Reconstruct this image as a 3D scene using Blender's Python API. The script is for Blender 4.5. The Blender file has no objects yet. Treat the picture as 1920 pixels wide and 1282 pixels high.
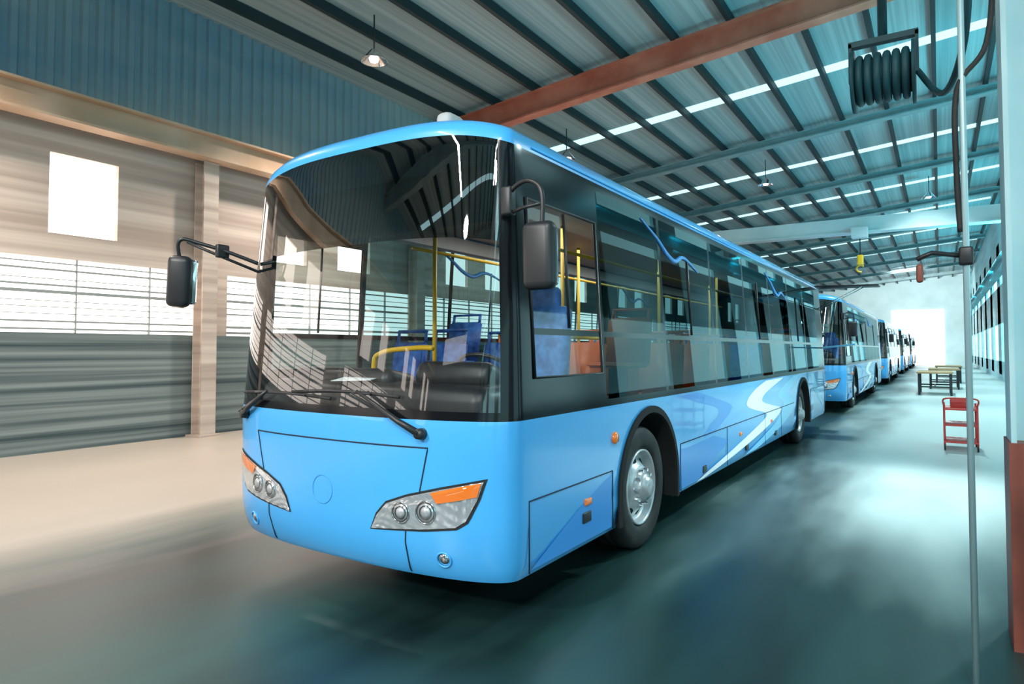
import bpy, bmesh, math, random
import numpy as np
from mathutils import Vector, Matrix
random.seed(4)
S=bpy.context.scene
S.view_settings.view_transform='Standard'
COL=S.collection

# ---------------------------------------------------------------- materials
def principled(name,col,rough=.5,metal=0,coat=0,emis=None,es=0,spec=.5):
    m=bpy.data.materials.new(name); m.use_nodes=True
    b=m.node_tree.nodes['Principled BSDF']
    b.inputs['Base Color'].default_value=(*col,1); b.inputs['Roughness'].default_value=rough
    b.inputs['Metallic'].default_value=metal; b.inputs['Coat Weight'].default_value=coat
    b.inputs['Coat Roughness'].default_value=.03
    b.inputs['Specular IOR Level'].default_value=spec
    if emis: b.inputs['Emission Color'].default_value=(*emis,1); b.inputs['Emission Strength'].default_value=es
    return m
def noisy(name,c1,c2,scale=(1,1,1),nscale=2,rough=.5,detail=4,lo=.35,hi=.65,rr=None,metal=0,bump=0):
    m=principled(name,c1,rough,metal); nt=m.node_tree; b=nt.nodes['Principled BSDF']
    tc=nt.nodes.new('ShaderNodeTexCoord'); mp=nt.nodes.new('ShaderNodeMapping'); no=nt.nodes.new('ShaderNodeTexNoise')
    cr=nt.nodes.new('ShaderNodeValToRGB')
    mp.inputs['Scale'].default_value=scale; no.inputs['Scale'].default_value=nscale; no.inputs['Detail'].default_value=detail
    cr.color_ramp.elements[0].position=lo; cr.color_ramp.elements[1].position=hi
    cr.color_ramp.elements[0].color=(*c1,1); cr.color_ramp.elements[1].color=(*c2,1)
    nt.links.new(tc.outputs['Object'],mp.inputs[0]); nt.links.new(mp.outputs[0],no.inputs['Vector'])
    nt.links.new(no.outputs['Fac'],cr.inputs[0]); nt.links.new(cr.outputs[0],b.inputs['Base Color'])
    if rr:
        mr=nt.nodes.new('ShaderNodeMapRange'); mr.inputs['To Min'].default_value=rr[0]; mr.inputs['To Max'].default_value=rr[1]
        nt.links.new(no.outputs['Fac'],mr.inputs['Value']); nt.links.new(mr.outputs[0],b.inputs['Roughness'])
    if bump:
        bp=nt.nodes.new('ShaderNodeBump'); bp.inputs['Strength'].default_value=bump
        nt.links.new(no.outputs['Fac'],bp.inputs['Height']); nt.links.new(bp.outputs[0],b.inputs['Normal'])
    return m
def glass(name,tint,boost=.06,rough=.01,ior=1.5,refl=(1,1,1)):
    m=bpy.data.materials.new(name); m.use_nodes=True; nt=m.node_tree; nt.nodes.clear()
    o=nt.nodes.new('ShaderNodeOutputMaterial'); t=nt.nodes.new('ShaderNodeBsdfTransparent'); g=nt.nodes.new('ShaderNodeBsdfGlossy')
    f=nt.nodes.new('ShaderNodeFresnel'); a=nt.nodes.new('ShaderNodeMath'); mx=nt.nodes.new('ShaderNodeMixShader')
    geo=nt.nodes.new('ShaderNodeNewGeometry'); s=nt.nodes.new('ShaderNodeMath'); s.operation='SUBTRACT'; s.inputs[0].default_value=1
    mu=nt.nodes.new('ShaderNodeMath'); mu.operation='MULTIPLY'
    t.inputs[0].default_value=(*tint,1); g.inputs['Roughness'].default_value=rough; f.inputs[0].default_value=ior
    g.inputs['Color'].default_value=(*refl,1)
    a.operation='ADD'; a.inputs[1].default_value=boost; a.use_clamp=True
    nt.links.new(f.outputs[0],a.inputs[0]); nt.links.new(geo.outputs['Backfacing'],s.inputs[1])
    nt.links.new(a.outputs[0],mu.inputs[0]); nt.links.new(s.outputs[0],mu.inputs[1])
    nt.links.new(mu.outputs[0],mx.inputs[0]); nt.links.new(t.outputs[0],mx.inputs[1]); nt.links.new(g.outputs[0],mx.inputs[2])
    nt.links.new(mx.outputs[0],o.inputs[0]); return m
def emit(name,col,st):
    m=bpy.data.materials.new(name); m.use_nodes=True; nt=m.node_tree; nt.nodes.clear()
    o=nt.nodes.new('ShaderNodeOutputMaterial'); e=nt.nodes.new('ShaderNodeEmission')
    e.inputs[0].default_value=(*col,1); e.inputs[1].default_value=st; nt.links.new(e.outputs[0],o.inputs[0]); return m

M={}
M['blue']=noisy('bus_blue_paint',(.06,.40,.86),(.07,.44,.90),nscale=.6,rough=.3)
M['blue'].node_tree.nodes['Principled BSDF'].inputs['Coat Weight'].default_value=.9
M['blue'].node_tree.nodes['Principled BSDF'].inputs['Coat Roughness'].default_value=.03
M['black']=principled('black_gloss_panel',(.005,.006,.008),.14,spec=.3)
M['rubber']=noisy('rubber',(.012,.012,.013),(.03,.03,.03),nscale=8,rough=.7)
M['plastic']=principled('dark_plastic',(.02,.021,.024),.4)
M['wglass']=glass('windshield_glass',(.80,.84,.84),.03)
M['wtint']=glass('windshield_shade_band',(.10,.09,.08),.17)
M['sglass']=glass('side_tinted_glass',(.15,.28,.31),.0,ior=1.36,refl=(.50,.68,.72))
M['dglass']=glass('driver_window_glass',(.74,.84,.84),.0,ior=1.38)
M['chrome']=principled('chrome',(.8,.8,.82),.12,1)
M['reflector']=principled('lamp_reflector',(.72,.75,.79),.18,.65)
M['silver']=noisy('wheel_silver',(.5,.51,.53),(.66,.67,.69),nscale=6,rough=.35,metal=.5)
M['amber']=principled('amber_lens',(.90,.20,.02),.15,coat=1,emis=(1,.22,.02),es=.1)
M['white']=principled('white_decal',(.95,.97,.98),.45)
M['dblue']=principled('deep_blue_decal',(.045,.32,.82),.35,coat=.5)
M['mblue']=principled('mid_blue_decal',(.03,.29,.78),.35,coat=.5)
M['lblue']=principled('pale_blue_decal',(.20,.62,.95),.35,coat=.5)
M['seam']=principled('panel_gap',(.01,.025,.05),.8)
M['seatb']=noisy('blue_seat',(.015,.08,.38),(.06,.24,.7),nscale=14,rough=.5)
M['seato']=noisy('orange_seat',(.80,.14,.02),(.9,.2,.03),nscale=3,rough=.4)
M['yellow']=principled('yellow_rail',(.85,.5,.02),.3,coat=.4)
M['inner']=noisy('interior_trim',(.45,.46,.46),(.52,.52,.51),nscale=2,rough=.6)
M['ifloor']=noisy('interior_floor',(.10,.11,.12),(.16,.16,.17),nscale=20,rough=.6)
M['clear']=glass('lamp_cover',(.95,.96,.97),.05)
M['under']=principled('underbody',(.01,.01,.011),.9)

# ---------------------------------------------------------------- mesh helpers
def mkobj(name,verts,faces,mats,parent=None,fm=None,smooth=False):
    me=bpy.data.meshes.new(name); me.from_pydata([tuple(v) for v in verts],[],faces)
    for m in (mats if isinstance(mats,(list,tuple)) else [mats]): me.materials.append(m)
    if fm:
        for p,i in zip(me.polygons,fm): p.material_index=i
    bm=bmesh.new(); bm.from_mesh(me); bmesh.ops.recalc_face_normals(bm,faces=bm.faces); bm.to_mesh(me); bm.free()
    if smooth:
        for p in me.polygons: p.use_smooth=True
    ob=bpy.data.objects.new(name,me); COL.objects.link(ob)
    if parent: ob.parent=parent
    return ob
def box(name,c,s,mat,parent=None,bev=0,rot=None,seg=3):
    bm=bmesh.new(); bmesh.ops.create_cube(bm,size=1)
    for v in bm.verts: v.co=Vector((v.co.x*s[0],v.co.y*s[1],v.co.z*s[2]))
    if bev: bmesh.ops.bevel(bm,geom=bm.edges[:],offset=bev,segments=seg,affect='EDGES',profile=.5)
    if rot: bmesh.ops.rotate(bm,verts=bm.verts,cent=(0,0,0),matrix=Matrix.Rotation(rot[0],3,'X')@Matrix.Rotation(rot[1],3,'Y')@Matrix.Rotation(rot[2],3,'Z'))
    bmesh.ops.translate(bm,verts=bm.verts,vec=c)
    me=bpy.data.meshes.new(name); bm.to_mesh(me); bm.free(); me.materials.append(mat)
    if bev:
        for p in me.polygons: p.use_smooth=True
    ob=bpy.data.objects.new(name,me); COL.objects.link(ob)
    if parent: ob.parent=parent
    return ob
def boxes(name,lst,mat,parent=None):
    vs=[];fs=[]
    for c,s in lst:
        b=len(vs)
        for dx in(-.5,.5):
            for dy in(-.5,.5):
                for dz in(-.5,.5): vs.append((c[0]+dx*s[0],c[1]+dy*s[1],c[2]+dz*s[2]))
        fs+=[tuple(b+i for i in f) for f in [(0,1,3,2),(4,6,7,5),(0,4,5,1),(2,3,7,6),(0,2,6,4),(1,5,7,3)]]
    return mkobj(name,vs,fs,mat,parent)
def spline(pts,n=6):
    P=[Vector(p) for p in pts]; out=[]
    for i in range(len(P)-1):
        p0=P[max(i-1,0)];p1=P[i];p2=P[i+1];p3=P[min(i+2,len(P)-1)]
        for k in range(n):
            t=k/n; out.append(.5*((2*p1)+(p2-p0)*t+(2*p0-5*p1+4*p2-p3)*t*t+(3*p1-p0-3*p2+p3)*t**3))
    out.append(P[-1]); return out
def tube(name,pts,r,mat,parent=None,seg=10,closed=False):
    P=[Vector(p) for p in pts]; n=len(P); vs=[];fs=[]; up=None
    for i,p in enumerate(P):
        if closed: d=(P[(i+1)%n]-P[i-1])
        else: d=(P[min(i+1,n-1)]-P[max(i-1,0)])
        d.normalize()
        if up is None: up=d.orthogonal().normalized()
        else:
            up=(up-d*up.dot(d)); up=up.normalized() if up.length>1e-6 else d.orthogonal().normalized()
        q=d.cross(up); rr=r[i] if isinstance(r,(list,tuple)) else r
        for k in range(seg):
            a=2*math.pi*k/seg; vs.append(p+up*math.cos(a)*rr+q*math.sin(a)*rr)
    m=n if closed else n-1
    for i in range(m):
        for k in range(seg):
            a=i*seg+k;b=i*seg+(k+1)%seg;j=(i+1)%n
            fs.append((a,b,j*seg+(k+1)%seg,j*seg+k))
    if not closed: fs.append(tuple(range(seg))[::-1]); fs.append(tuple(range((n-1)*seg,n*seg)))
    return mkobj(name,vs,fs,mat,parent,smooth=True)
def lathe(name,prof,c,mat,parent=None,seg=48,axis='X',sgn=1,fm=None):
    vs=[];fs=[]
    for (r,h) in prof:
        for k in range(seg):
            a=2*math.pi*k/seg
            if axis=='X': v=(c[0]+sgn*h,c[1]+r*math.cos(a),c[2]+r*math.sin(a))
            elif axis=='Z': v=(c[0]+r*math.cos(a),c[1]+r*math.sin(a),c[2]+h)
            else: v=(c[0]+r*math.cos(a),c[1]+sgn*h,c[2]+r*math.sin(a))
            vs.append(v)
    for i in range(len(prof)-1):
        for k in range(seg): fs.append((i*seg+k,i*seg+(k+1)%seg,(i+1)*seg+(k+1)%seg,(i+1)*seg+k))
    return mkobj(name,vs,fs,mat,parent,smooth=True)
def empty(name,loc=(0,0,0)):
    e=bpy.data.objects.new(name,None); e.location=loc; e.empty_display_size=.3; COL.objects.link(e); return e

# ---------------------------------------------------------------- bus
LEN=12.0; BELT=1.22; TOP=2.86; EXPN=2.3
def W(z): return float(np.interp(z,[.28,.36,.6,1.22,1.75,2.86,2.95],[1.205,1.238,1.25,1.25,1.225,1.155,1.14]))
def YS(z): return float(np.interp(z,[.28,.5,1.22,2.0,2.9],[.03,0,0,.02,.05]))
def AMP(z): return float(np.interp(z,[.28,.34,.5,1.1,1.3,2.0,2.95],[.27,.31,.34,.35,.33,.27,.20]))
def front_y(x,z):
    t=min(abs(x)/W(z),1); return YS(z)-AMP(z)*(1-t**EXPN)**(1/EXPN)
def fp(x,z,off=0.0):
    e=.01; y=front_y(x,z)
    tx=Vector((2*e,front_y(x+e,z)-front_y(x-e,z),0)); tz=Vector((0,front_y(x,z+e)-front_y(x,z-e),2*e))
    n=tz.cross(tx); n.normalize()
    if n.y>0: n=-n
    return Vector((x,y,z))+n*off
ARCH=[(1.97,.62),(9.2,.60)]; AZ=.5; Z0=.30
PIL=[1.11,2.40,3.92,5.36,6.82,8.26,9.70,11.1]
def zbot(y):
    for c,r in ARCH:
        if abs(y-c)<=r+1e-6: return AZ+math.sqrt(max(r*r-(y-c)**2,0))
    return Z0
def build_bus(bus):
    ys=set([.14,.5,11.75])
    for p in PIL: ys|={p-.03,p+.03}
    for c,r in ARCH:
        ys|={round(c-r-.002,4),round(c+r+.002,4)}
        for k in range(25): ys.add(round(c+r*math.cos(math.pi*k/24),4))
    ys|={3.2,4.6,6.1,7.5,10.4}
    yl=sorted(ys)
    cols=[]
    NF=44
    for k in range(NF+1):
        th=-math.pi/2+math.pi*k/NF; t=math.copysign(abs(math.sin(th))**(2/EXPN),th)
        cols.append(('f',t,abs(math.cos(th))**(2/EXPN)))
    for y in yl: cols.append(('r',y,0))
    for k in range(7):
        a=math.pi/2*k/6; cols.append(('b',(math.cos(a),math.sin(a)),1))
    for k in range(7):
        a=math.pi/2*(1-k/6); cols.append(('b',(math.cos(a),math.sin(a)),-1))
    for y in reversed(yl): cols.append(('l',y,0))
    nc=len(cols)
    fl=[0,.03,.10,.22,.36,.5,.64,.78,.9,.97,1.0]
    zr=[1.27,1.46,1.72,1.76,2.0,2.25,2.55,2.80,TOP]
    roof=[(.996,.035),(.985,.075),(.96,.115),(.89,.15),(.7,.175),(.4,.19),(0,.195)]
    def bonus(c): return .10*(1-abs(c[1])**4) if c[0]=='f' else 0
    def pos(c,z):
        w=W(z)
        if c[0]=='f': return (w*c[1],YS(z)-AMP(z)*c[2],z)
        if c[0]=='r': return (w,c[1],z)
        if c[0]=='l': return (-w,c[1],z)
        (ca,sa)=c[1]; R=.2
        return (c[2]*(w-R+R*ca),LEN-R+R*sa,z)
    vs=[];rows=0
    for f in fl:
        for c in cols:
            zb=zbot(c[1]) if c[0] in'rl' else Z0
            vs.append(pos(c,zb+f*(BELT-zb)))
        rows+=1
    for z in zr:
        for c in cols:
            b=bonus(c); vs.append(pos(c,BELT+(z-BELT)*(TOP+b-BELT)/(TOP-BELT)))
        rows+=1
    for s,dz in roof:
        for c in cols:
            b=bonus(c); x,y,z=pos(c,TOP+b)
            yi=YS(TOP)+(1-s)*1.3; yo=LEN-(1-s)*.9
            if c[0]=='f': y2=y+(1-s)*1.3 + (0 if s>0 else (YS(TOP)+1.3-(y+1.3)))
            elif c[0]=='b': y2=y-(1-s)*.9 if s>0 else yo
            else: y2=min(max(y,yi),yo)
            vs.append((x*s,y2,TOP+b*s+dz))
        rows+=1
    mats=[M['blue'],M['black'],M['wglass'],M['wtint'],M['sglass'],M['dglass']]
    fs=[];fm=[]
    nl=len(fl)
    for r in range(rows-1):
        for k in range(nc):
            k2=(k+1)%nc; a=r*nc
            fs.append((a+k,a+k2,a+nc+k2,a+nc+k))
            mi=0
            if nl-1<=r<nl-1+len(zr):
                rr=r-(nl-1)
                c,c2=cols[k],cols[k2]
                if c[0]=='f' and c2[0]=='f':
                    t=(c[1]+c2[1])/2
                    if abs(t)>.95 or rr==0: mi=1
                    else: mi=3 if rr>=6 else 2
                elif c[0] in'rl' and c2[0]==c[0]:
                    ym=(c[1]+c2[1])/2
                    onp=any(abs(ym-p)<.031 for p in PIL)
                    if ym<1.08 and ym>.14: mi=5 if rr in(2,4,5,6) else 1
                    elif onp or ym<.14 or ym>11.13: mi=1
                    else: mi=1 if rr in(0,3,8) else 4
                elif c[0]=='b' and c2[0]=='b' and c[2]!=c2[2]: mi=4 if rr in(4,5,6,7) else 0
                elif c[0] in 'fr' and c2[0] in'fr' or c[0] in'fl' and c2[0] in 'fl': mi=1
                else: mi=1 if rr<8 else 0
            fm.append(mi)
    body=mkobj('body_shell',vs,fs,mats,bus,fm,smooth=True)
    bm=bmesh.new(); bm.from_mesh(body.data); bmesh.ops.remove_doubles(bm,verts=bm.verts,dist=.0008)
    bmesh.ops.recalc_face_normals(bm,faces=bm.faces)
    top=max(bm.faces,key=lambda f:f.calc_center_median().z)
    if top.normal.z<0: bmesh.ops.reverse_faces(bm,faces=bm.faces)
    bm.to_mesh(body.data); bm.free()
    boxes('underbody',[((0,.75,.36),(2.2,1.1,.04)),((0,5.57,.36),(2.36,5.9,.04)),((0,10.8,.36),(2.3,1.9,.04)),((0,6,.40),(1.1,11.4,.06))],M['under'],bus)
    boxes('interior_floor',[((0,5.9,.66),(1.5,11.5,.03)),((0,.75,.66),(2.3,1.1,.03)),((0,5.57,.66),(2.36,5.9,.03)),((0,10.75,.66),(2.36,1.7,.03)),
        ((0,1.97,1.17),(2.42,1.3,.03)),((0,9.2,1.15),(2.42,1.3,.03))],M['ifloor'],bus)
    li=[]
    for sx in(-1,1):
        li+=[((sx*1.215,6.2,1.17),(.02,11.2,.06)),((sx*.76,1.97,.9),(.02,1.26,.5)),((sx*.76,9.2,.9),(.02,1.26,.5))]
        for yc in (1.33,2.61,8.58,9.82): li.append(((sx*.99,yc,.92),(.46,.015,.5)))
    li.append(((0,11.75,1.4),(2.2,.03,1.5)))
    boxes('interior_lining',li,M['ifloor'],bus)
    boxes('interior_ceiling',[((0,6.3,2.83),(1.9,10.6,.03)),((-.97,6.3,2.72),(.12,10.6,.14)),((.97,6.3,2.72),(.12,10.6,.14))],M['inner'],bus)
    box('destination_sign_box',(0,.28,2.66),(1.75,.22,.34),M['plastic'],bus,.03)
    box('dashboard',(0,.14,1.20),(2.1,.50,.42),M['plastic'],bus,.10)
    box('dash_cowl',(-.35,.2,1.40),(1.0,.34,.16),M['plastic'],bus,.07,rot=(-.2,0,0))
    box('instrument_binnacle',(.62,.24,1.44),(.62,.30,.18),M['plastic'],bus,.07,rot=(-.3,0,0))
    box('paper_sheet',(-.1,.0,1.43),(.30,.2,.004),M['white'],bus,rot=(.1,0,.3))
    c=Vector((.66,.52,1.47)); n=Vector((0,-.55,-.83)).normalized(); u=Vector((1,0,0)); v=n.cross(u)
    tube('steering_wheel_rim',[c+(u*math.cos(a)+v*math.sin(a))*.23 for a in [2*math.pi*k/28 for k in range(28)]],.014,M['plastic'],bus,8,True)
    for k in range(3):
        a=2*math.pi*k/3+.5; tube('steering_wheel_spoke',[c+n*.03,c+(u*math.cos(a)+v*math.sin(a))*.23],.01,M['plastic'],bus,6)
    tube('steering_column',[c,c+n*.4],.03,M['plastic'],bus,8)
    box('driver_seat_back',(.72,1.12,1.60),(.46,.12,.72),M['seatb'],bus,.055,rot=(-.12,0,0))
    box('driver_headrest',(.72,1.16,2.02),(.27,.10,.18),M['seatb'],bus,.045)
    box('driver_seat_cushion',(.72,.89,1.22),(.46,.46,.13),M['seatb'],bus,.05)
    box('driver_seat_base',(.72,.92,.92),(.3,.3,.5),M['plastic'],bus,.03)
    def seat_mesh(mat,nm):
        bm=bmesh.new()
        def addb(cx,cy,cz,sx,sy,sz,rx,bev,mi):
            b2=bmesh.new(); bmesh.ops.create_cube(b2,size=1)
            for q in b2.verts: q.co=Vector((q.co.x*sx,q.co.y*sy,q.co.z*sz))
            bmesh.ops.bevel(b2,geom=b2.edges[:],offset=bev,segments=3,affect='EDGES')
            bmesh.ops.rotate(b2,verts=b2.verts,cent=(0,0,0),matrix=Matrix.Rotation(rx,3,'X'))
            bmesh.ops.translate(b2,verts=b2.verts,vec=(cx,cy,cz))
            for f in b2.faces: f.material_index=mi; f.smooth=True
            t=bpy.data.meshes.new('t'); b2.to_mesh(t); bm.from_mesh(t); b2.free(); bpy.data.meshes.remove(t)
        addb(0,.2,.45,.42,.42,.06,0,.025,0); addb(0,.43,.74,.42,.05,.60,-.14,.022,0)
        addb(0,.395,.74,.34,.02,.44,-.14,.008,2)
        addb(0,.2,.21,.06,.3,.42,0,.01,1); addb(0,.2,.02,.34,.34,.03,0,.01,1)
        addb(-.17,.485,1.07,.03,.03,.14,-.14,.01,0); addb(.17,.485,1.07,.03,.03,.14,-.14,.01,0); addb(0,.495,1.14,.38,.03,.03,-.14,.01,0)
        me=bpy.data.meshes.new(nm); bm.to_mesh(me); bm.free()
        me.materials.append(mat); me.materials.append(M['plastic']); me.materials.append(mat); return me
    sb=seat_mesh(M['seatb'],'seat_blue'); so=seat_mesh(M['seato'],'seat_orange')
    for i in range(11):
        y=1.0+.86*i
        for x in(-.93,-.47,.47,.93):
            if y<1.7 and x>0: continue
            raised=abs(x)>.9 and (1.2<y+.2<2.7 or 8.5<y+.2<9.9)
            me=sb if (i<2 and x<0) or i in(5,6,10) else so
            o=bpy.data.objects.new('passenger_seat',me); COL.objects.link(o); o.parent=bus; o.location=(x,y,.66 if not raised else 1.17)
            if raised: o.scale=(1,1,.72)
    for i,(x,y) in enumerate([(-.25,1.0),(.25,2.3),(-.25,3.6),(.25,4.9),(-.25,6.2),(.25,7.5),(-.25,8.8)]):
        tube('grab_pole',[(x,y,.68),(x,y,2.82)],.018,M['yellow'],bus,10)
    for x in(-.5,.5): tube('ceiling_grab_rail',[(x,1.0,2.5),(x,10.5,2.5)],.016,M['yellow'],bus,8)
    tube('front_guard_rail',spline([(-.70,.75,.7),(-.70,.75,1.45),(-.6,.74,1.60),(-.2,.70,1.64),(.0,.68,1.64)],5),.022,M['yellow'],bus,8)
    tube('driver_partition_rail',spline([(.3,1.4,.7),(.3,1.4,1.6),(.42,1.4,1.72),(1.1,1.4,1.72)],5),.018,M['yellow'],bus,8)
    for (wc,_) in ARCH:
        for sg in(1,-1):
            cx=sg*1.17; cy=wc-.04; cz=.5
            lathe('tyre',[(.305,-.02),(.32,.02),(.36,.035),(.43,.04),(.468,.028),(.49,.0),(.498,-.03),(.498,-.09),(.488,-.095),(.488,-.105),(.498,-.11),(.498,-.17),(.488,-.175),(.488,-.185),(.498,-.19),(.495,-.25),(.46,-.28),(.36,-.28),(.305,-.25)],(cx,cy,cz),M['rubber'],bus,sgn=sg)
            lathe('rim',[(.305,-.02),(.307,.02),(.295,.025),(.285,.01),(.275,-.03),(.262,-.055),(.235,-.045),(.20,-.02),(.175,.005),(.165,.012),(.12,.012),(.115,.05),(.10,.07),(.085,.075),(.08,.09),(.06,.10),(0.001,.102)],(cx,cy,cz),M['silver'],bus,sgn=sg)
            vs=[];fs=[]
            for k in range(8):
                a0=2*math.pi*k/8+.2; b=len(vs)
                rc=.222
                for j in range(16):
                    t=2*math.pi*j/16; rr=rc+.024*math.cos(t); aa=a0+.2*math.sin(t)
                    h=.003+np.interp(rr,[.20,.235,.262],[-.02,-.045,-.055])
                    vs.append((cx+sg*h,cy+rr*math.cos(aa),cz+rr*math.sin(aa)))
                ctr=len(vs); h=.003+np.interp(rc,[.20,.235,.262],[-.02,-.045,-.055])
                vs.append((cx+sg*(h+.002),cy+rc*math.cos(a0),cz+rc*math.sin(a0)))
                for j in range(16): fs.append((b+j,b+(j+1)%16,ctr))
            mkobj('rim_vents',vs,fs,M['under'],bus)
            vs=[];fs=[]
            for k in range(10):
                a0=2*math.pi*k/10; b=len(vs)
                for h in(.0,.045):
                    for j in range(6):
                        t=2*math.pi*j/6; vs.append((cx+sg*(h+.01),cy+.142*math.cos(a0)+.014*math.cos(t),cz+.142*math.sin(a0)+.014*math.sin(t)))
                for j in range(6): fs.append((b+j,b+(j+1)%6,b+6+(j+1)%6,b+6+j))
                fs.append(tuple(range(b+6,b+12)))
            mkobj('wheel_nuts',vs,fs,M['chrome'],bus)
    for c,r in ARCH:
        for sg in(1,-1):
            pts=[(sg*1.25,c-r,.31)]+[(sg*1.25,c-r*math.cos(math.pi*k/30),AZ+r*math.sin(math.pi*k/30)) for k in range(31)]+[(sg*1.25,c+r,.31)]
            vs=[];fs=[]
            for k,(x,y,z) in enumerate(pts):
                d=Vector((0,y-c,max(z-AZ,0)))
                if d.length>0: d.normalize()
                for (dr,dx) in((.045,.004),(.045,.018),(-.01,.022),(-.015,0),(.0,-.48)):
                    vs.append((sg*(1.25+dx),y+d.y*dr,z+d.z*dr))
            for k in range(len(pts)-1):
                for j in range(4): fs.append((k*5+j,k*5+j+1,k*5+5+j+1,k*5+5+j))
            mkobj('wheel_arch_liner',vs,fs,M['under'],bus,smooth=False)
            boxes('wheelhouse_wall',[((sg*.78,c,.74),(.02,2*r,.84))],M['under'],bus)
        boxes('axle',[((0,c-.04,.5),(1.9,.14,.14))],M['under'],bus)
    def line_f(name,pts,r=.0045,off=.001,n=14):
        P=[]
        for (x0,z0),(x1,z1) in zip(pts[:-1],pts[1:]):
            for k in range(n): t=k/n; P.append(fp(x0+(x1-x0)*t,z0+(z1-z0)*t,off))
        P.append(fp(*pts[-1],off)); tube(name,P,r,M['seam'],bus,6)
    line_f('hatch_seam',[(-.70,.80),(-.78,1.06),(.78,1.06),(.72,.78)])
    for sg in(1,-1): line_f('bumper_seam',[(sg*.63,.585),(sg*.62,.32)])
    def patch(name,top,bot,mat,off,nu=24,nv=6,mx=1):
        def L(poly,u):
            d=[0]
            for a,b in zip(poly[:-1],poly[1:]): d.append(d[-1]+math.hypot(b[0]-a[0],b[1]-a[1]))
            s=u*d[-1]; return np.interp(s,d,[p[0] for p in poly]),np.interp(s,d,[p[1] for p in poly])
        vs=[];fs=[]
        for i in range(nu+1):
            t=L(top,i/nu);b=L(bot,i/nu)
            for j in range(nv+1):
                v=j/nv; x=t[0]+(b[0]-t[0])*v; z=t[1]+(b[1]-t[1])*v
                o=off if not callable(off) else off(i/nu,v)
                vs.append(fp(mx*x,z,o))
        for i in range(nu):
            for j in range(nv): a=i*(nv+1)+j; fs.append((a,a+1,a+nv+2,a+nv+1))
        return mkobj(name,vs,fs,mat,bus,smooth=True)
    for mx in(1,-1):
        T=[(.377,.557),(.42,.64),(.49,.715),(.64,.77),(.87,.83),(1.105,.885)]; B=[(.377,.557),(.75,.592),(.95,.62),(1.01,.66),(1.07,.78),(1.105,.885)]
        T2=[(.365,.548),(.41,.65),(.483,.727),(.64,.784),(.87,.844),(1.125,.902)]; B2=[(.365,.548),(.75,.578),(.96,.606),(1.025,.65),(1.087,.78),(1.125,.902)]
        patch('headlight_surround',T2,B2,M['plastic'],.003,mx=mx)
        patch('headlight_reflector',T,B,M['reflector'],lambda u,v:.007+.0022*math.sin(u*70)*math.sin(v*14),nu=120,nv=24,mx=mx)
        patch('turn_signal',[(.80,.805),(.95,.845),(1.092,.878)],[(.84,.748),(.97,.775),(1.07,.80)],M['amber'],.014,mx=mx)
        patch('headlight_lens',T,B,M['clear'],lambda u,v:.006+.022*math.sin(math.pi*min(max(u,0),1))**.5*math.sin(math.pi*v)**.5,mx=mx)
        for (x,z,r) in((.60,.675,.060),(.770,.692,.064)):
            c=fp(mx*x,z,.012); n=(fp(mx*x,z,1)-fp(mx*x,z,0)).normalized(); u=n.orthogonal().normalized(); v=n.cross(u)
            tube('lamp_bowl',[c-n*.002,c+n*.001],[r,r],M['reflector'],bus,28)
            tube('lamp_ring',[c+(u*math.cos(a)+v*math.sin(a))*r for a in [2*math.pi*k/28 for k in range(28)]],.0055,M['chrome'],bus,6,True)
            tube('lamp_shadow_ring',[c+(u*math.cos(a)+v*math.sin(a))*(r-.008) for a in [2*math.pi*k/28 for k in range(28)]],.003,M['plastic'],bus,6,True)
            tube('lamp_inner_ring',[c+(u*math.cos(a)+v*math.sin(a))*r*.6 for a in [2*math.pi*k/28 for k in range(28)]],.004,M['plastic'],bus,6,True)
            tube('lamp_bulb',[c,c+n*.004,c+n*.010,c+n*.013],[r*.52,r*.5,r*.3,.002],M['silver'],bus,16)
        c=fp(mx*.865,.425,0); n=(fp(mx*.865,.425,1)-c).normalized(); u=n.orthogonal().normalized(); v=n.cross(u)
        tube('fog_lamp_ring',[c+n*.003+(u*math.cos(a)+v*math.sin(a))*.045 for a in [2*math.pi*k/28 for k in range(28)]],.006,M['blue'],bus,6,True)
        tube('fog_lamp',[c-n*.01,c+n*.004,c+n*.010],[.04,.038,.01],M['chrome'],bus,20)
    c=fp(-.05,.74,.0); n=(fp(-.05,.74,1)-fp(-.05,.74,0)).normalized(); u=n.orthogonal().normalized(); v=n.cross(u)
    tube('badge_ring',[c+(u*math.cos(a)+v*math.sin(a))*.09 for a in [2*math.pi*k/36 for k in range(36)]],.004,M['dblue'],bus,6,True)
    def wiper(px,pz,tx,tz,b0,b1,bz):
        piv=fp(px,pz,.03); tip=fp(tx,tz,.05)
        tube('wiper_pivot',[fp(px,pz,-.01),fp(px,pz,.05)],[.036,.030],M['plastic'],bus,14)
        mid=piv.lerp(tip,.3)+Vector((0,-.02,0))
        tube('wiper_arm',[piv,mid,tip],[.024,.018,.010],M['plastic'],bus,8)
        tube('wiper_link',[piv+Vector((-.06,0,.015)),tip+Vector((-.04,0,-.015))],.006,M['plastic'],bus,6)
        P=[fp(b0+(b1-b0)*k/14,bz+.02*math.sin(math.pi*k/14),.022) for k in range(15)]
        tube('wiper_blade',P,.011,M['rubber'],bus,6)
        tube('wiper_bridge',[p+Vector((0,-.02,.0)) for p in P[3:12]],.007,M['plastic'],bus,6)
    wiper(.74,1.14,.27,1.37,-.36,.58,1.345)
    wiper(-.98,1.16,-.62,1.34,-1.02,.02,1.315)
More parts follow.
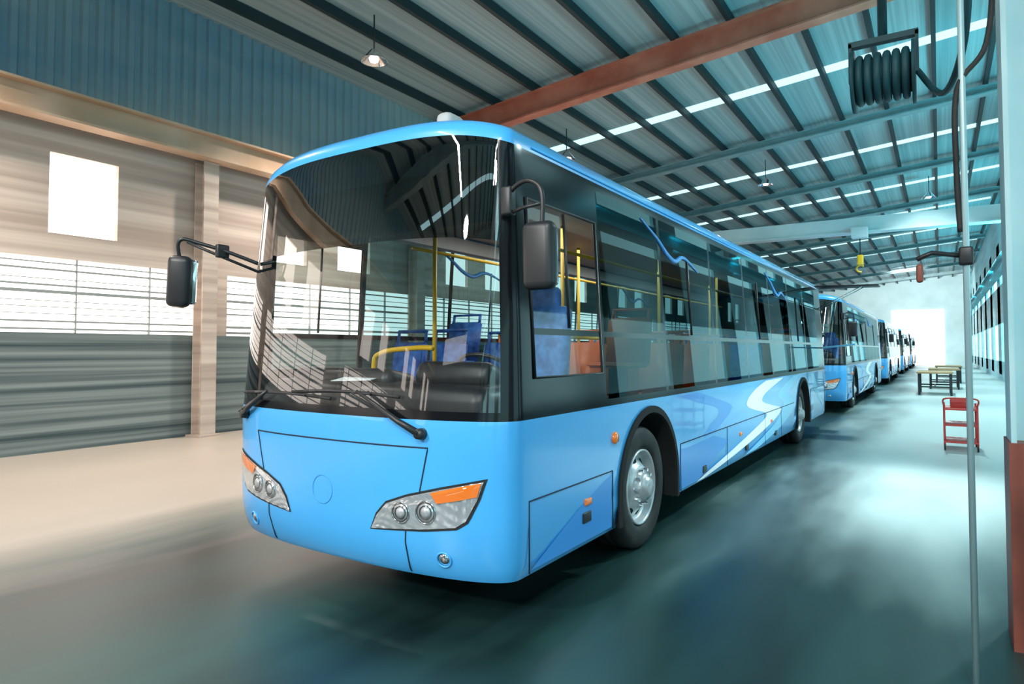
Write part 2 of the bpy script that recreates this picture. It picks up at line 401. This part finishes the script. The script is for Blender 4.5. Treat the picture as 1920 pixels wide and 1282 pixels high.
    def mirror(sx,C,rz,arm,nm):
        box(nm+'_housing',C,(.20,.10,.38),M['plastic'],bus,.045,rot=(.03,0,rz),seg=4)
        box(nm+'_glass',(C[0],C[1]+.048,C[2]),(.165,.012,.33),M['chrome'],bus,.02,rot=(.03,0,rz))
        tube(nm+'_arm',spline(arm,6),.014,M['plastic'],bus,10)
    mirror(1,(1.42,-.10,2.15),0,[(1.16,-.03,2.52),(1.24,-.08,2.56),(1.34,-.11,2.58),(1.42,-.11,2.54),(1.445,-.11,2.45),(1.44,-.11,2.3)],'mirror_left')
    tube('mirror_left_stay',[(1.18,-.04,2.42),(1.30,-.1,2.43),(1.44,-.11,2.44)],.011,M['plastic'],bus,8)
    box('mirror_left_bracket',(1.185,-.06,2.49),(.07,.07,.17),M['plastic'],bus,.015)
    box('mirror_right_housing',(-1.42,-.52,2.13),(.17,.10,.38),M['plastic'],bus,.045,rot=(.03,.12,.55),seg=4)
    box('mirror_right_glass',(-1.395,-.475,2.13),(.14,.012,.33),M['chrome'],bus,.02,rot=(.03,.12,.55))
    tube('mirror_right_arm',spline([(-1.05,-.12,2.28),(-1.18,-.30,2.36),(-1.32,-.45,2.42),(-1.38,-.52,2.44),(-1.41,-.54,2.40),(-1.42,-.52,2.3)],6),.014,M['plastic'],bus,10)
    tube('mirror_right_stay',[(-1.07,-.10,2.22),(-1.22,-.34,2.33),(-1.36,-.50,2.42)],.011,M['plastic'],bus,8)
    box('mirror_right_bracket',(-1.2,-.32,2.36),(.04,.10,.10),M['plastic'],bus,.012)
    box('roof_vent_front',(.42,.36,3.19),(.13,.2,.17),M['inner'],bus,.045)
    boxes('roof_hatch',[((0,4,3.06),(.8,.8,.06)),((0,8.5,3.06),(.8,.8,.06))],M['white'],bus)
    for sg in(1,-1):
        X=sg*1.252
        def ln(pts,r=.0045): tube('side_panel_seam',[(X,y,z) for y,z in pts],r,M['seam'],bus,6)
        ln([(.06,.33),(.06,.745),(1.22,.745),(1.22,.33)])
        ln([(2.72,.76),(8.35,.76)]); ln([(2.72,.33),(2.72,.76)])
        for y in(4.3,6.2,7.3): ln([(y,.33),(y,.76)],.0035)
        ln([(10.0,.33),(10.0,.9),(11.7,.9),(11.7,.33)])
        for y,z in((.82,.60),(4.9,.62),(6.6,.62)): box('side_marker_lamp',(X,y,z),(.02,.10,.045),M['amber'],bus,.008)
        for y,z in((.80,.50),(3.45,.42),(5.2,.42),(6.9,.42)): box('hatch_handle',(X,y,z),(.016,.12,.07),M['plastic'],bus,.006)
        lathe('side_indicator',[(.045,0),(.045,.012),(.034,.022),(.001,.026)],(sg*1.25,1.26,.98),M['amber'],bus,seg=20,sgn=sg)
        def ribbon(name,pts,mat,off,n=10):
            P=spline([(p[0],p[1],p[2]) for p in pts],n); vs=[];fs=[]
            for i,p in enumerate(P):
                zz=min(max(p.y,.335),1.205)
                vs.append((sg*(1.25+off),p.x-p.z,zz)); vs.append((sg*(1.25+off),p.x+p.z,zz))
            for i in range(len(P)-1): fs.append((2*i,2*i+1,2*i+3,2*i+2))
            mkobj(name,vs,fs,mat,bus)
        def poly(name,pts,mat,off):
            vs=[(sg*(1.25+off),y,z) for y,z in pts]; mkobj(name,vs,[tuple(range(len(pts)))],mat,bus)
        poly('livery_wedge',[(.08,.345),(1.20,.345),(1.20,.72),(1.0,.67),(.7,.58),(.35,.45)],M['mblue'],.0008)
        poly('livery_block',[(2.70,.345),(3.25,.345),(3.9,.50),(4.4,.60),(3.8,.72),(2.9,.70),(2.68,.72)],M['mblue'],.0008)
        ribbon('livery_wave_deep',[(3.0,1.20,.30),(3.6,1.10,.32),(4.2,1.0,.28),(4.2,.92,.26),(3.9,.84,.28),(3.6,.74,.20)],M['dblue'],.0010)
        ribbon('livery_wave_mid',[(8.6,1.20,.25),(7.9,1.06,.45),(7.5,.94,.40),(7.9,.80,.42),(7.6,.62,.5),(6.6,.46,.5),(5.4,.34,.3)],M['lblue'],.0010)
        ribbon('livery_wave_white',[(6.9,1.20,.60),(6.3,1.12,.58),(5.75,1.02,.45),(5.65,.93,.42),(6.1,.85,.48),(6.7,.77,.5),(6.75,.70,.5),(6.1,.60,.55),(5.0,.48,.48),(4.0,.39,.34),(3.3,.335,.12)],M['white'],.0020)
        ribbon('livery_wave_tail',[(10.2,1.18,.15),(10.5,.95,.25),(11.0,.7,.15),(11.5,.5,.05)],M['lblue'],.0014)
        tube('rain_gutter',[(sg*1.155,.25,2.89),(sg*1.155,11.7,2.89)],.008,M['blue'],bus,6)
        for a,b in [(.14,1.08)]+[(PIL[i]+.03,PIL[i+1]-.03) for i in range(1,7,2)]:
            m=(a+b)/2
            tube('sliding_window_frame',[(sg*(W(1.77)+.003),m,1.77),(sg*(W(2.5)+.003),m,2.53)],.010,M['plastic'],bus,6)
        tube('driver_window_frame',[(sg*(W(z)+.004),y,z) for y,z in((.14,1.46),(1.08,1.46),(1.08,2.55),(.14,2.55))],.012,M['plastic'],bus,6,True)
        # blue squiggle livery on the upper glass
        for yy,sc in((2.9,1.0),(7.6,1.0)):
            tube('window_livery_stroke',[(sg*(W(z)+.004),y,z) for y,z,_ in spline([(yy-.9,2.74,0),(yy-.55,2.62,0),(yy-.3,2.50,0),(yy-.1,2.46,0),(yy+.1,2.52,0),(yy+.3,2.50,0),(yy+.6,2.42,0)],6)],[.004+.018*math.sin(math.pi*min(1,(k+1)/38)) for k in range(37)],M['dblue'],bus,6)
    for sg in(1,-1): box('tail_lamp',(sg*.95,12.0,1.0),(.16,.04,.4),M['amber'],bus,.015)

bus=empty('city_bus')
build_bus(bus)
kids=list(bus.children)
for i,(yy) in enumerate([15.7,31.5,47,62]):
    e=empty('city_bus'); e.location=(0,yy,0)
    for k in kids:
        o=bpy.data.objects.new(k.name,k.data); o.location=k.location; o.scale=k.scale; o.parent=e; COL.objects.link(o)
box('rear_upper_flap',(1.72,11.55,2.90),(1.15,.5,.03),M['plastic'],bus,.01,rot=(0,.02,0))
box('rear_lower_flap',(1.55,11.75,1.70),(.6,.45,.03),M['lblue'],bus,.01,rot=(0,-.12,0))
for y in(11.4,11.75): tube('flap_strut',[(1.18,y,2.45),(2.0,y,2.88)],.01,M['chrome'],bus,6)

# ---------------------------------------------------------------- hall
XL,XR,Y0,Y1=-8.6,6.0,-26,78
def ceil_z(x): return 8.1+.0916*(x-XL)
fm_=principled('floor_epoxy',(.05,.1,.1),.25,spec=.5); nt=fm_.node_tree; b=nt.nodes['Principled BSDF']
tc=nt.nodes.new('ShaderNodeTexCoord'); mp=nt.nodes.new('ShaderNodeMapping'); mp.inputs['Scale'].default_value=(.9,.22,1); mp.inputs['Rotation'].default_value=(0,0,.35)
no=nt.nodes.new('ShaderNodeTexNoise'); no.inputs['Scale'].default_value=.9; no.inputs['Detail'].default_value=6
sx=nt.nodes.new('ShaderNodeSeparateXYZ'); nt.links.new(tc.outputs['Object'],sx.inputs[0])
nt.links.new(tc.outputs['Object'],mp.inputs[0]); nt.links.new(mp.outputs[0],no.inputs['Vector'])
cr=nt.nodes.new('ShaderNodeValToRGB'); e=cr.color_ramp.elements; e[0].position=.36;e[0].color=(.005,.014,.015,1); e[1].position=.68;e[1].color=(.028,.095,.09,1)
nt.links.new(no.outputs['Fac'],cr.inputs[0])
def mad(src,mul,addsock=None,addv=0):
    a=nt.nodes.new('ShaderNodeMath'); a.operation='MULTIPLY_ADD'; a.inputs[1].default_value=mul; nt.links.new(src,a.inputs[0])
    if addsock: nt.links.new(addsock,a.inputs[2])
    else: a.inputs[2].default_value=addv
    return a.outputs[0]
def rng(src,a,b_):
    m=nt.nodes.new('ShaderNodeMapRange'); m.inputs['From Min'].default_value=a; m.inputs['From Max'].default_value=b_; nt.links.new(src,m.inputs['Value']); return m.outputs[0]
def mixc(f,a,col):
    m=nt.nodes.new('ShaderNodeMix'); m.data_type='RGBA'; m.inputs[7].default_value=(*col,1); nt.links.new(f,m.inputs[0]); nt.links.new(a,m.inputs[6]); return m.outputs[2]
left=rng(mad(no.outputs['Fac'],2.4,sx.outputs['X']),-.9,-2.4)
c1=mixc(left,cr.outputs[0],(.58,.51,.44))  # window light reflected on the left floor, painted in as beige
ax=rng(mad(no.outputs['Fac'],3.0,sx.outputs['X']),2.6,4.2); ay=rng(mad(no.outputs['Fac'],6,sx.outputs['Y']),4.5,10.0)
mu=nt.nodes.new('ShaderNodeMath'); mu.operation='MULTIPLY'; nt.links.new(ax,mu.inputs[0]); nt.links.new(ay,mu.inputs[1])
c2=mixc(mu.outputs[0],c1,(.55,.66,.65)); nt.links.new(c2,b.inputs['Base Color'])  # bright patch of daylight on the right aisle, put into the floor colour
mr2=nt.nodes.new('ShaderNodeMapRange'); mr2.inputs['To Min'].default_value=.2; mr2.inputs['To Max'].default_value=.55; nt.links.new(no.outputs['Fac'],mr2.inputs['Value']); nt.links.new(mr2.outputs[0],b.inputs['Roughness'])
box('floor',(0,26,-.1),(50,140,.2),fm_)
cm=noisy('ceiling_sheet',(.26,.34,.35),(.40,.48,.48),scale=(6,.05,1),nscale=2,rough=.6,detail=2)
mkobj('ceiling',[(XL-.3,Y0,ceil_z(XL-.3)),(XR+.3,Y0,ceil_z(XR+.3)),(XR+.3,Y1,ceil_z(XR+.3)),(XL-.3,Y1,ceil_z(XL-.3)),
 (XL-.3,Y0,ceil_z(XL-.3)+.1),(XR+.3,Y0,ceil_z(XR+.3)+.1),(XR+.3,Y1,ceil_z(XR+.3)+.1),(XL-.3,Y1,ceil_z(XL-.3)+.1)],
 [(0,1,2,3),(4,5,6,7),(0,1,5,4),(1,2,6,5),(2,3,7,6),(3,0,4,7)],cm)
pm=principled('purlin_dark_steel',(.008,.022,.025),.6)
x=XL+.9; lst=[]
while x<XR: lst.append(((x,(Y0+Y1)/2,ceil_z(x)-.11),(.10,Y1-Y0-.2,.20))); x+=1.22
boxes('roof_purlins',lst,pm)
rm=noisy('red_oxide_rafter',(.50,.12,.07),(.66,.22,.14),nscale=1.5,rough=.6)
rm2=noisy('grey_rafter',(.20,.28,.29),(.28,.36,.37),nscale=1.5,rough=.6)
def rafter(y,mat,dp=.66):
    vs=[]; x0,x1=XL+.1,XR-.1
    prof=[(-.16,-.2),(.16,-.2),(.16,-.24),(.03,-.24),(.03,-dp+.04),(.16,-dp+.04),(.16,-dp),(-.16,-dp),(-.16,-dp+.04),(-.03,-dp+.04),(-.03,-.24),(-.16,-.24)]
    for xx in(x0,x1):
        for dy,dz in prof: vs.append((xx,y+dy,ceil_z(xx)+dz))
    n=len(prof); fs=[(k,(k+1)%n,n+(k+1)%n,n+k) for k in range(n)]+[tuple(range(n)),tuple(range(n,2*n))]
    return mkobj('roof_rafter',vs,fs,mat)
for y in(-18,-10,-3,): rafter(y,rm2)
rafter(11.0,rm,.80)
for y in(19.5,27,34.5,42,49.5,57,64.5,72): rafter(y,rm2,.45)
skm=emit('skylight_sheet',(.55,.92,1.0),1.5)
for i,(y) in enumerate([-14,-6.5,15.5,24,31,38,45.5,53,60.5,68]):
    vs=[(xx,yy,ceil_z(xx)-.008) for xx,yy in((XL+.6,y-.25),(XR-.4,y-.25),(XR-.4,y+.25),(XL+.6,y+.25))]
    mkobj('window_skylight_%d'%(i+1),vs,[(0,1,2,3)],skm)
# left wall
wl_low=noisy('wall_lower_panel',(.04,.07,.08),(.28,.33,.33),scale=(1,.07,7),nscale=1.4,rough=.5)
wl_mid=noisy('wall_beige_cladding',(.52,.41,.35),(.82,.70,.62),scale=(1,.08,5),nscale=1.2,rough=.6)
wl_up=noisy('wall_corrugated',(.14,.28,.38),(.36,.43,.43),scale=(1,.25,1),nscale=.5,rough=.5)
winw=emit('daylight_window_warm',(1.0,.87,.78),4.0)
boxes('wall_left',[((XL-.1,(Y0+Y1)/2,.95),(.2,Y1-Y0,1.9))],wl_low)
mid=[]
bays=[]; y=Y0
while y<Y1: bays.append((y,min(y+6,Y1))); y+=6
for a,bb in bays:
    mid.append(((XL-.1,a+.3,2.5),(.2,.6,1.2)))
mid.append(((XL-.1,(Y0+Y1)/2,3.3),(.2,Y1-Y0,.4)))
mid.append(((XL-.1,(Y0+Y1)/2,5.2),(.2,Y1-Y0,.8)))
for a,bb in bays: mid.append(((XL-.1,a+.75,4.15),(.2,1.5,1.3))); mid.append(((XL-.1,bb-.75,4.15),(.2,1.5,1.3)));
for a,bb in bays: mid.append(((XL-.1,(a+bb)/2,4.15),(.2,.9,1.3)))
boxes('wall_left_upper',mid,wl_mid)
n=1
for a,bb in bays:
    m=(a+bb)/2
    box('window_%d'%n,(XL-.12,m+.3,2.5),(.04,5.4,1.2),winw); n+=1
    box('window_%d'%n,(XL-.12,m-.97,4.15),(.04,1.1,1.3),winw); n+=1
    box('window_%d'%n,(XL-.12,m+.97,4.15),(.04,1.1,1.3),winw); n+=1
vs=[];fs=[]; yy=Y0
while yy<Y1:
    for dy,dx in((0,0),(.10,0),(.13,.05),(.22,.05)):
        for z in(5.6,8.2): vs.append((XL+dx-.05,yy+dy,z))
    yy+=.25
for i in range(len(vs)//2-1): fs.append((2*i,2*i+2,2*i+3,2*i+1))
mkobj('wall_left_cladding',vs,fs,wl_up)
mull=[]
random.seed(3)
for a,bb in bays:
    for t in(1.5,2.7,3.9,5.1): mull.append(((XL-.07,a+t,2.5),(.05,.02,1.2)))
    z=1.96
    while z<3.08:
        h=random.choice([.012,.02,.03,.05]); mull.append(((XL-.06,(a+bb)/2,z),(.04,6,h))); z+=.09+random.random()*.06  # horizontal slats added to break the window glare into streaks
boxes('window_streak_slats',mull,principled('streak_slat',(.34,.38,.38),.5))
bm_=noisy('beige_steel',(.56,.38,.25),(.72,.52,.38),nscale=1,rough=.5)
boxes('crane_runway_beam',[((XL+.45,(Y0+Y1)/2,5.20),(.34,Y1-Y0-.2,.04)),((XL+.45,(Y0+Y1)/2,5.42),(.05,Y1-Y0-.2,.42)),((XL+.45,(Y0+Y1)/2,5.63),(.34,Y1-Y0-.2,.04))],bm_)
def column(name,x,y,top,mat,w=.3,low=None,lowmat=None):
    c=empty(name,(x,y,0))
    z0=low or 0
    boxes('shaft',[((-w/2+.01,0,(z0+top)/2),(.025,w,top-z0)),((w/2-.01,0,(z0+top)/2),(.025,w,top-z0)),((0,0,(z0+top)/2),(w-.02,.03,top-z0))],mat,c)
    if low: boxes('painted_base',[((0,0,low/2),(w+.03,w+.03,low))],lowmat,c)
    else: boxes('base_plate',[((0,0,.02),(w+.14,w+.14,.04))],mat,c)
    return c
for a,bb in bays[1:]: column('steel_column',XL+.22,a,5.17,wl_mid,.3)
# right wall
wr=noisy('wall_right_panel',(.40,.74,.80),(.65,.88,.92),scale=(1,.15,2),nscale=1,rough=.5)
winc=emit('daylight_window_cool',(.50,.94,1.0),2.2)
L=[((XR+.1,(Y0+Y1)/2,.5),(.2,Y1-Y0,1.0)),((XR+.1,(Y0+Y1)/2,4.0),(.2,Y1-Y0,2.0)),((XR+.1,(Y0+Y1)/2,8.1),(.2,Y1-Y0,2.8))]
for a,bb in bays: L.append(((XR+.1,a+1.0,3.8),(.2,2.0,7)))
boxes('wall_right',L,wr)
for a,bb in bays:
    box('window_%d'%n,(XR+.12,(a+bb)/2+1,2.0),(.04,4,2.0),winc); n+=1
    box('window_%d'%n,(XR+.12,(a+bb)/2+1,5.85),(.04,4,1.7),winc); n+=1
we=noisy('wall_end_panel',(.70,.80,.80),(.82,.9,.9),nscale=.6,rough=.6)
boxes('wall_back',[((-4.9,Y1+.1,4.6),(7.8,.2,9.4)),((4.9,Y1+.1,4.6),(2.4,.2,9.4)),((1.35,Y1+.1,7.6),(4.7,.2,3.6))],we)
box('door_1',(1.35,Y1-.04,2.9),(4.7,.04,5.8),emit('open_door_daylight',(.9,1,1),2.5))
boxes('wall_front',[((-1.3,Y0-.1,4.7),(15,.2,9.6))],noisy('wall_front_panel',(.16,.17,.17),(.3,.3,.3),nscale=.5,rough=.6))
box('window_%d'%n,(-3.5,Y0+.03,6.2),(6,.04,1.2),emit('front_daylight',(1,.95,.9),2.5))
oc=empty('overhead_crane',(0,23,0)); cmx=noisy('crane_pale_paint',(.55,.66,.67),(.68,.76,.76),nscale=1,rough=.5)
boxes('bridge_girder',[((-1.2,0,6.05),(14.0,.4,.5)),((-1.2,0,5.78),(14.0,.55,.05))],cmx,oc)
boxes('end_carriage',[((XL+.45,0,5.82),(.3,2.2,.28))],cmx,oc)
boxes('end_carriage_right',[((XR-.35,0,5.82),(.3,2.2,.28))],cmx,oc)
boxes('trolley',[((1.0,-.45,5.7),(.5,.4,.35))],cmx,oc)
tube('hoist_chain',[(1.0,-.45,5.5),(1.0,-.45,4.9)],.02,M['plastic'],oc,6)
box('hook_block',(1.0,-.45,4.75),(.2,.16,.36),M['yellow'],oc,.04)
tube('hook',[(1+.12*math.sin(a),-.45,4.45-.12*math.cos(a)) for a in [.4+ -k*.45 for k in range(11)]],.03,M['yellow'],oc,8)
boxes('crane_runway_beam_right',[((XR-.35,(Y0+Y1)/2,5.2),(.34,Y1-Y0-.2,.04)),((XR-.35,(Y0+Y1)/2,5.42),(.05,Y1-Y0-.2,.42)),((XR-.35,(Y0+Y1)/2,5.64),(.34,Y1-Y0-.2,.04))],noisy('teal_steel',(.12,.42,.48),(.2,.52,.58),nscale=1,rough=.5))
teal=noisy('pale_teal_paint',(.42,.74,.80),(.6,.86,.90),nscale=1.5,rough=.5)
redp=noisy('red_guard_paint',(.16,.045,.03),(.30,.08,.055),nscale=2,rough=.5)
column('steel_column',3.75,1.45,ceil_z(3.75)-.7,teal,.32,1.12,redp)
hp=empty('air_hose_stand',(3.385,.62,0)); pmat=principled('pole_paint',(.45,.66,.70),.4,.3)
tube('pole',[(0,0,0),(0,0,5.2)],.015,pmat,hp,12)
tube('hose',spline([(0,.02,3.9),(.12,.0,3.5),(.1,.0,3.1),(-.02,.0,2.9),(-.03,0,2.5),(-.02,.0,2.2)],8),.013,M['rubber'],hp,8)
tube('arm',[(0,0,2.08),(-.14,-.06,2.10),(-.2,-.08,2.07)],.012,M['plastic'],hp,8)
box('clamp',(0,0,2.08),(.06,.06,.09),M['plastic'],hp,.012)
box('control_pendant',(-.19,-.08,2.0),(.03,.03,.09),redp,hp,.012)
dk=noisy('dark_teal_metal',(.005,.04,.05),(.012,.08,.10),nscale=3,rough=.6)
hr=empty('hose_reel',(2.98,1.9,3.5))
tube('drum',[(-.17,0,0),(.17,0,0)],.13,dk,hr,28)
for sx_ in(-1,1): tube('flange',[(sx_*.17,0,0),(sx_*.19,0,0)],.21,dk,hr,28)
for k in range(6): tube('hose_wrap',[(-.14+.055*k,.15*math.cos(a),.15*math.sin(a)) for a in [2*math.pi*j/24 for j in range(24)]],.024,dk,hr,8,True)
boxes('bracket',[((0,0,.26),(.42,.06,.04)),((-.2,0,.13),(.02,.06,.28)),((.2,0,.13),(.02,.06,.28))],dk,hr)
tube('hanger',[(0,0,.27),(0,0,5.45)],.03,dk,hr,10)
tube('supply_hose',spline([(.2,0,0),(.34,-.2,-.25),(.44,-.6,-.1),(.46,-.95,.35),(.46,-.95,1.2),(.3,-.4,2.2),(.03,0,3.0)],8),.02,dk,hr,8)
cart=empty('tool_cart',(3.53,9.9,0)); rp=principled('cart_red',(.62,.04,.03),.4,coat=.4)
cart.scale=(.85,.85,.85)
for z in(.16,.48,.78): box('shelf',(0,0,z),(.55,.8,.035),rp,cart,.01)
for sx_ in(-1,1):
    for sy in(-1,1):
        tube('post',[(sx_*.26,sy*.38,.1),(sx_*.26,sy*.38,.86)],.018,rp,cart,8)
        lathe('castor',[(.001,-.015),(.05,-.015),(.055,0),(.05,.015),(.001,.015)],(sx_*.26,sy*.38,.055),M['rubber'],cart,seg=16)
tube('handle',spline([(-.26,-.38,.84),(-.26,-.5,.98),(0,-.52,1.0),(.26,-.5,.98),(.26,-.38,.84)],5),.016,rp,cart,8)
box('toolbox',(.02,.1,.88),(.36,.4,.18),rp,cart,.02)
wood=noisy('bench_wood',(.40,.26,.13),(.5,.33,.18),nscale=3,rough=.6)
for (x,y) in((3.1,25.5),(3.4,30.0),(3.6,36)):
    t=empty('workbench',(x,y,0)); box('top',(0,0,.8),(1.1,2.2,.06),wood,t,.01)
    for sx_ in(-1,1):
        for sy in(-1,1): boxes('leg',[((sx_*.48,sy*1.0,.385),(.07,.07,.77))],M['plastic'],t)
    boxes('stretcher',[((0,-1.0,.3),(.9,.04,.05)),((0,1.0,.3),(.9,.04,.05)),((0,0,.3),(.04,2,.05))],M['plastic'],t)
lm=emit('lamp_glow',(1,.85,.7),8)
for i,(x,y) in enumerate([(-6,6),(-6,14),(-2,-5),(3,-6),(3,30),(-2,22)]):
    z=ceil_z(x)-1.0; h=empty('high_bay_lamp',(x,y,z))
    lathe('shade',[(.06,.22),(.10,.18),(.26,.0),(.27,-.02),(.25,-.01),(.08,.16)],(0,0,0),M['chrome'],h,axis='Z',seg=28)
    lathe('bulb',[(.001,-.04),(.08,-.02),(.10,.04),(.05,.14)],(0,0,0),lm,h,axis='Z',seg=16)
    tube('stem',[(0,0,.2),(0,0,.92)],.015,M['plastic'],h,6)

# ---------------------------------------------------------------- lights
def area(name,loc,tgt,sx_,sy_,p,col):
    l=bpy.data.lights.new(name,'AREA'); l.shape='RECTANGLE'; l.size=sx_; l.size_y=sy_; l.energy=p; l.color=col
    o=bpy.data.objects.new(name,l); COL.objects.link(o); o.location=loc
    o.rotation_euler=(Vector(tgt)-Vector(loc)).to_track_quat('-Z','Y').to_euler(); return o
def spot(name,loc,tgt,p,deg,col,r=.15,blend=.8):
    l=bpy.data.lights.new(name,'SPOT'); l.energy=p; l.spot_size=math.radians(deg); l.spot_blend=blend; l.color=col; l.shadow_soft_size=r
    o=bpy.data.objects.new(name,l); COL.objects.link(o); o.location=loc; o.rotation_euler=(Vector(tgt)-Vector(loc)).to_track_quat('-Z','Y').to_euler()
area('strip_light_1',(-2.2,-8,7.5),(-2.2,-8,0),.14,7,500,(1,.98,.95))
area('strip_light_2',(4.5,-8,7.9),(4.5,-8,0),.16,7,500,(1,.98,.95))
spot('front_fill_spot_1',(-1.5,-13,7.2),(-.2,-.4,1.5),4300,30,(1,.98,.95),.3)  # pair of unseen fill spots added to brighten the bus front
spot('front_fill_spot_2',(4.6,-9,7.2),(1.0,1.5,1.4),1500,40,(.9,.98,1),.3)
spot('side_fill_spot',(5.6,7.5,6.8),(1.25,4.5,.9),1700,70,(.70,.95,1),.25)  # added fill, lifts the bus side and its white livery
for i,yy in enumerate((14,21,28,36,46,58)): spot('aisle_fill_spot',(3.0,yy,8.4),(3.0,yy,0),2600,85,(.75,.98,1),.2)  # added fill spots that whiten the far aisle floor
spot('aisle_fill_spot',(3.4,5.6,8.3),(2.9,5.3,0),3800,36,(.85,1,1),.2,1)  # added spot standing in for a sun patch on the floor
for yy in(-1,6,13): spot('left_aisle_fill_spot',(-6,yy,7.2),(-6.2,yy,0),1250,125,(1,.86,.74),.2)  # warm fill added to brighten the left floor and wall
for yy in(4,10,16,23,30,38,47,57): spot('ceiling_fill_spot',(5.3,yy,5.0),(2.6,yy+2.5,9),650,125,(.04,.78,1.0),.15)  # cyan fill spots added to tint the right side of the ceiling
spot('end_wall_fill_spot',(1,62,7.5),(1,78,4),6000,100,(.85,1,1),.2)  # added fill that makes the far wall glow
area('bus_cabin_fill',(0,6,2.79),(0,6,0),.8,9,90,(1,.97,.92))  # fill added inside the bus so the seats show through the glass
w=bpy.data.worlds.new('sky'); S.world=w; w.use_nodes=True
w.node_tree.nodes['Background'].inputs[0].default_value=(.7,.88,1,1); w.node_tree.nodes['Background'].inputs[1].default_value=1.0

# ---------------------------------------------------------------- camera
cd=bpy.data.cameras.new('camera'); cam=bpy.data.objects.new('camera',cd); COL.objects.link(cam)
cd.sensor_width=36; cd.lens=23.06; cd.clip_end=300; cd.clip_start=.05
cam.location=(3.27,-3.22,1.63)
cam.rotation_euler=(math.radians(92.0),0,math.radians(33.1))
cd.shift_y=-.0151
S.camera=cam
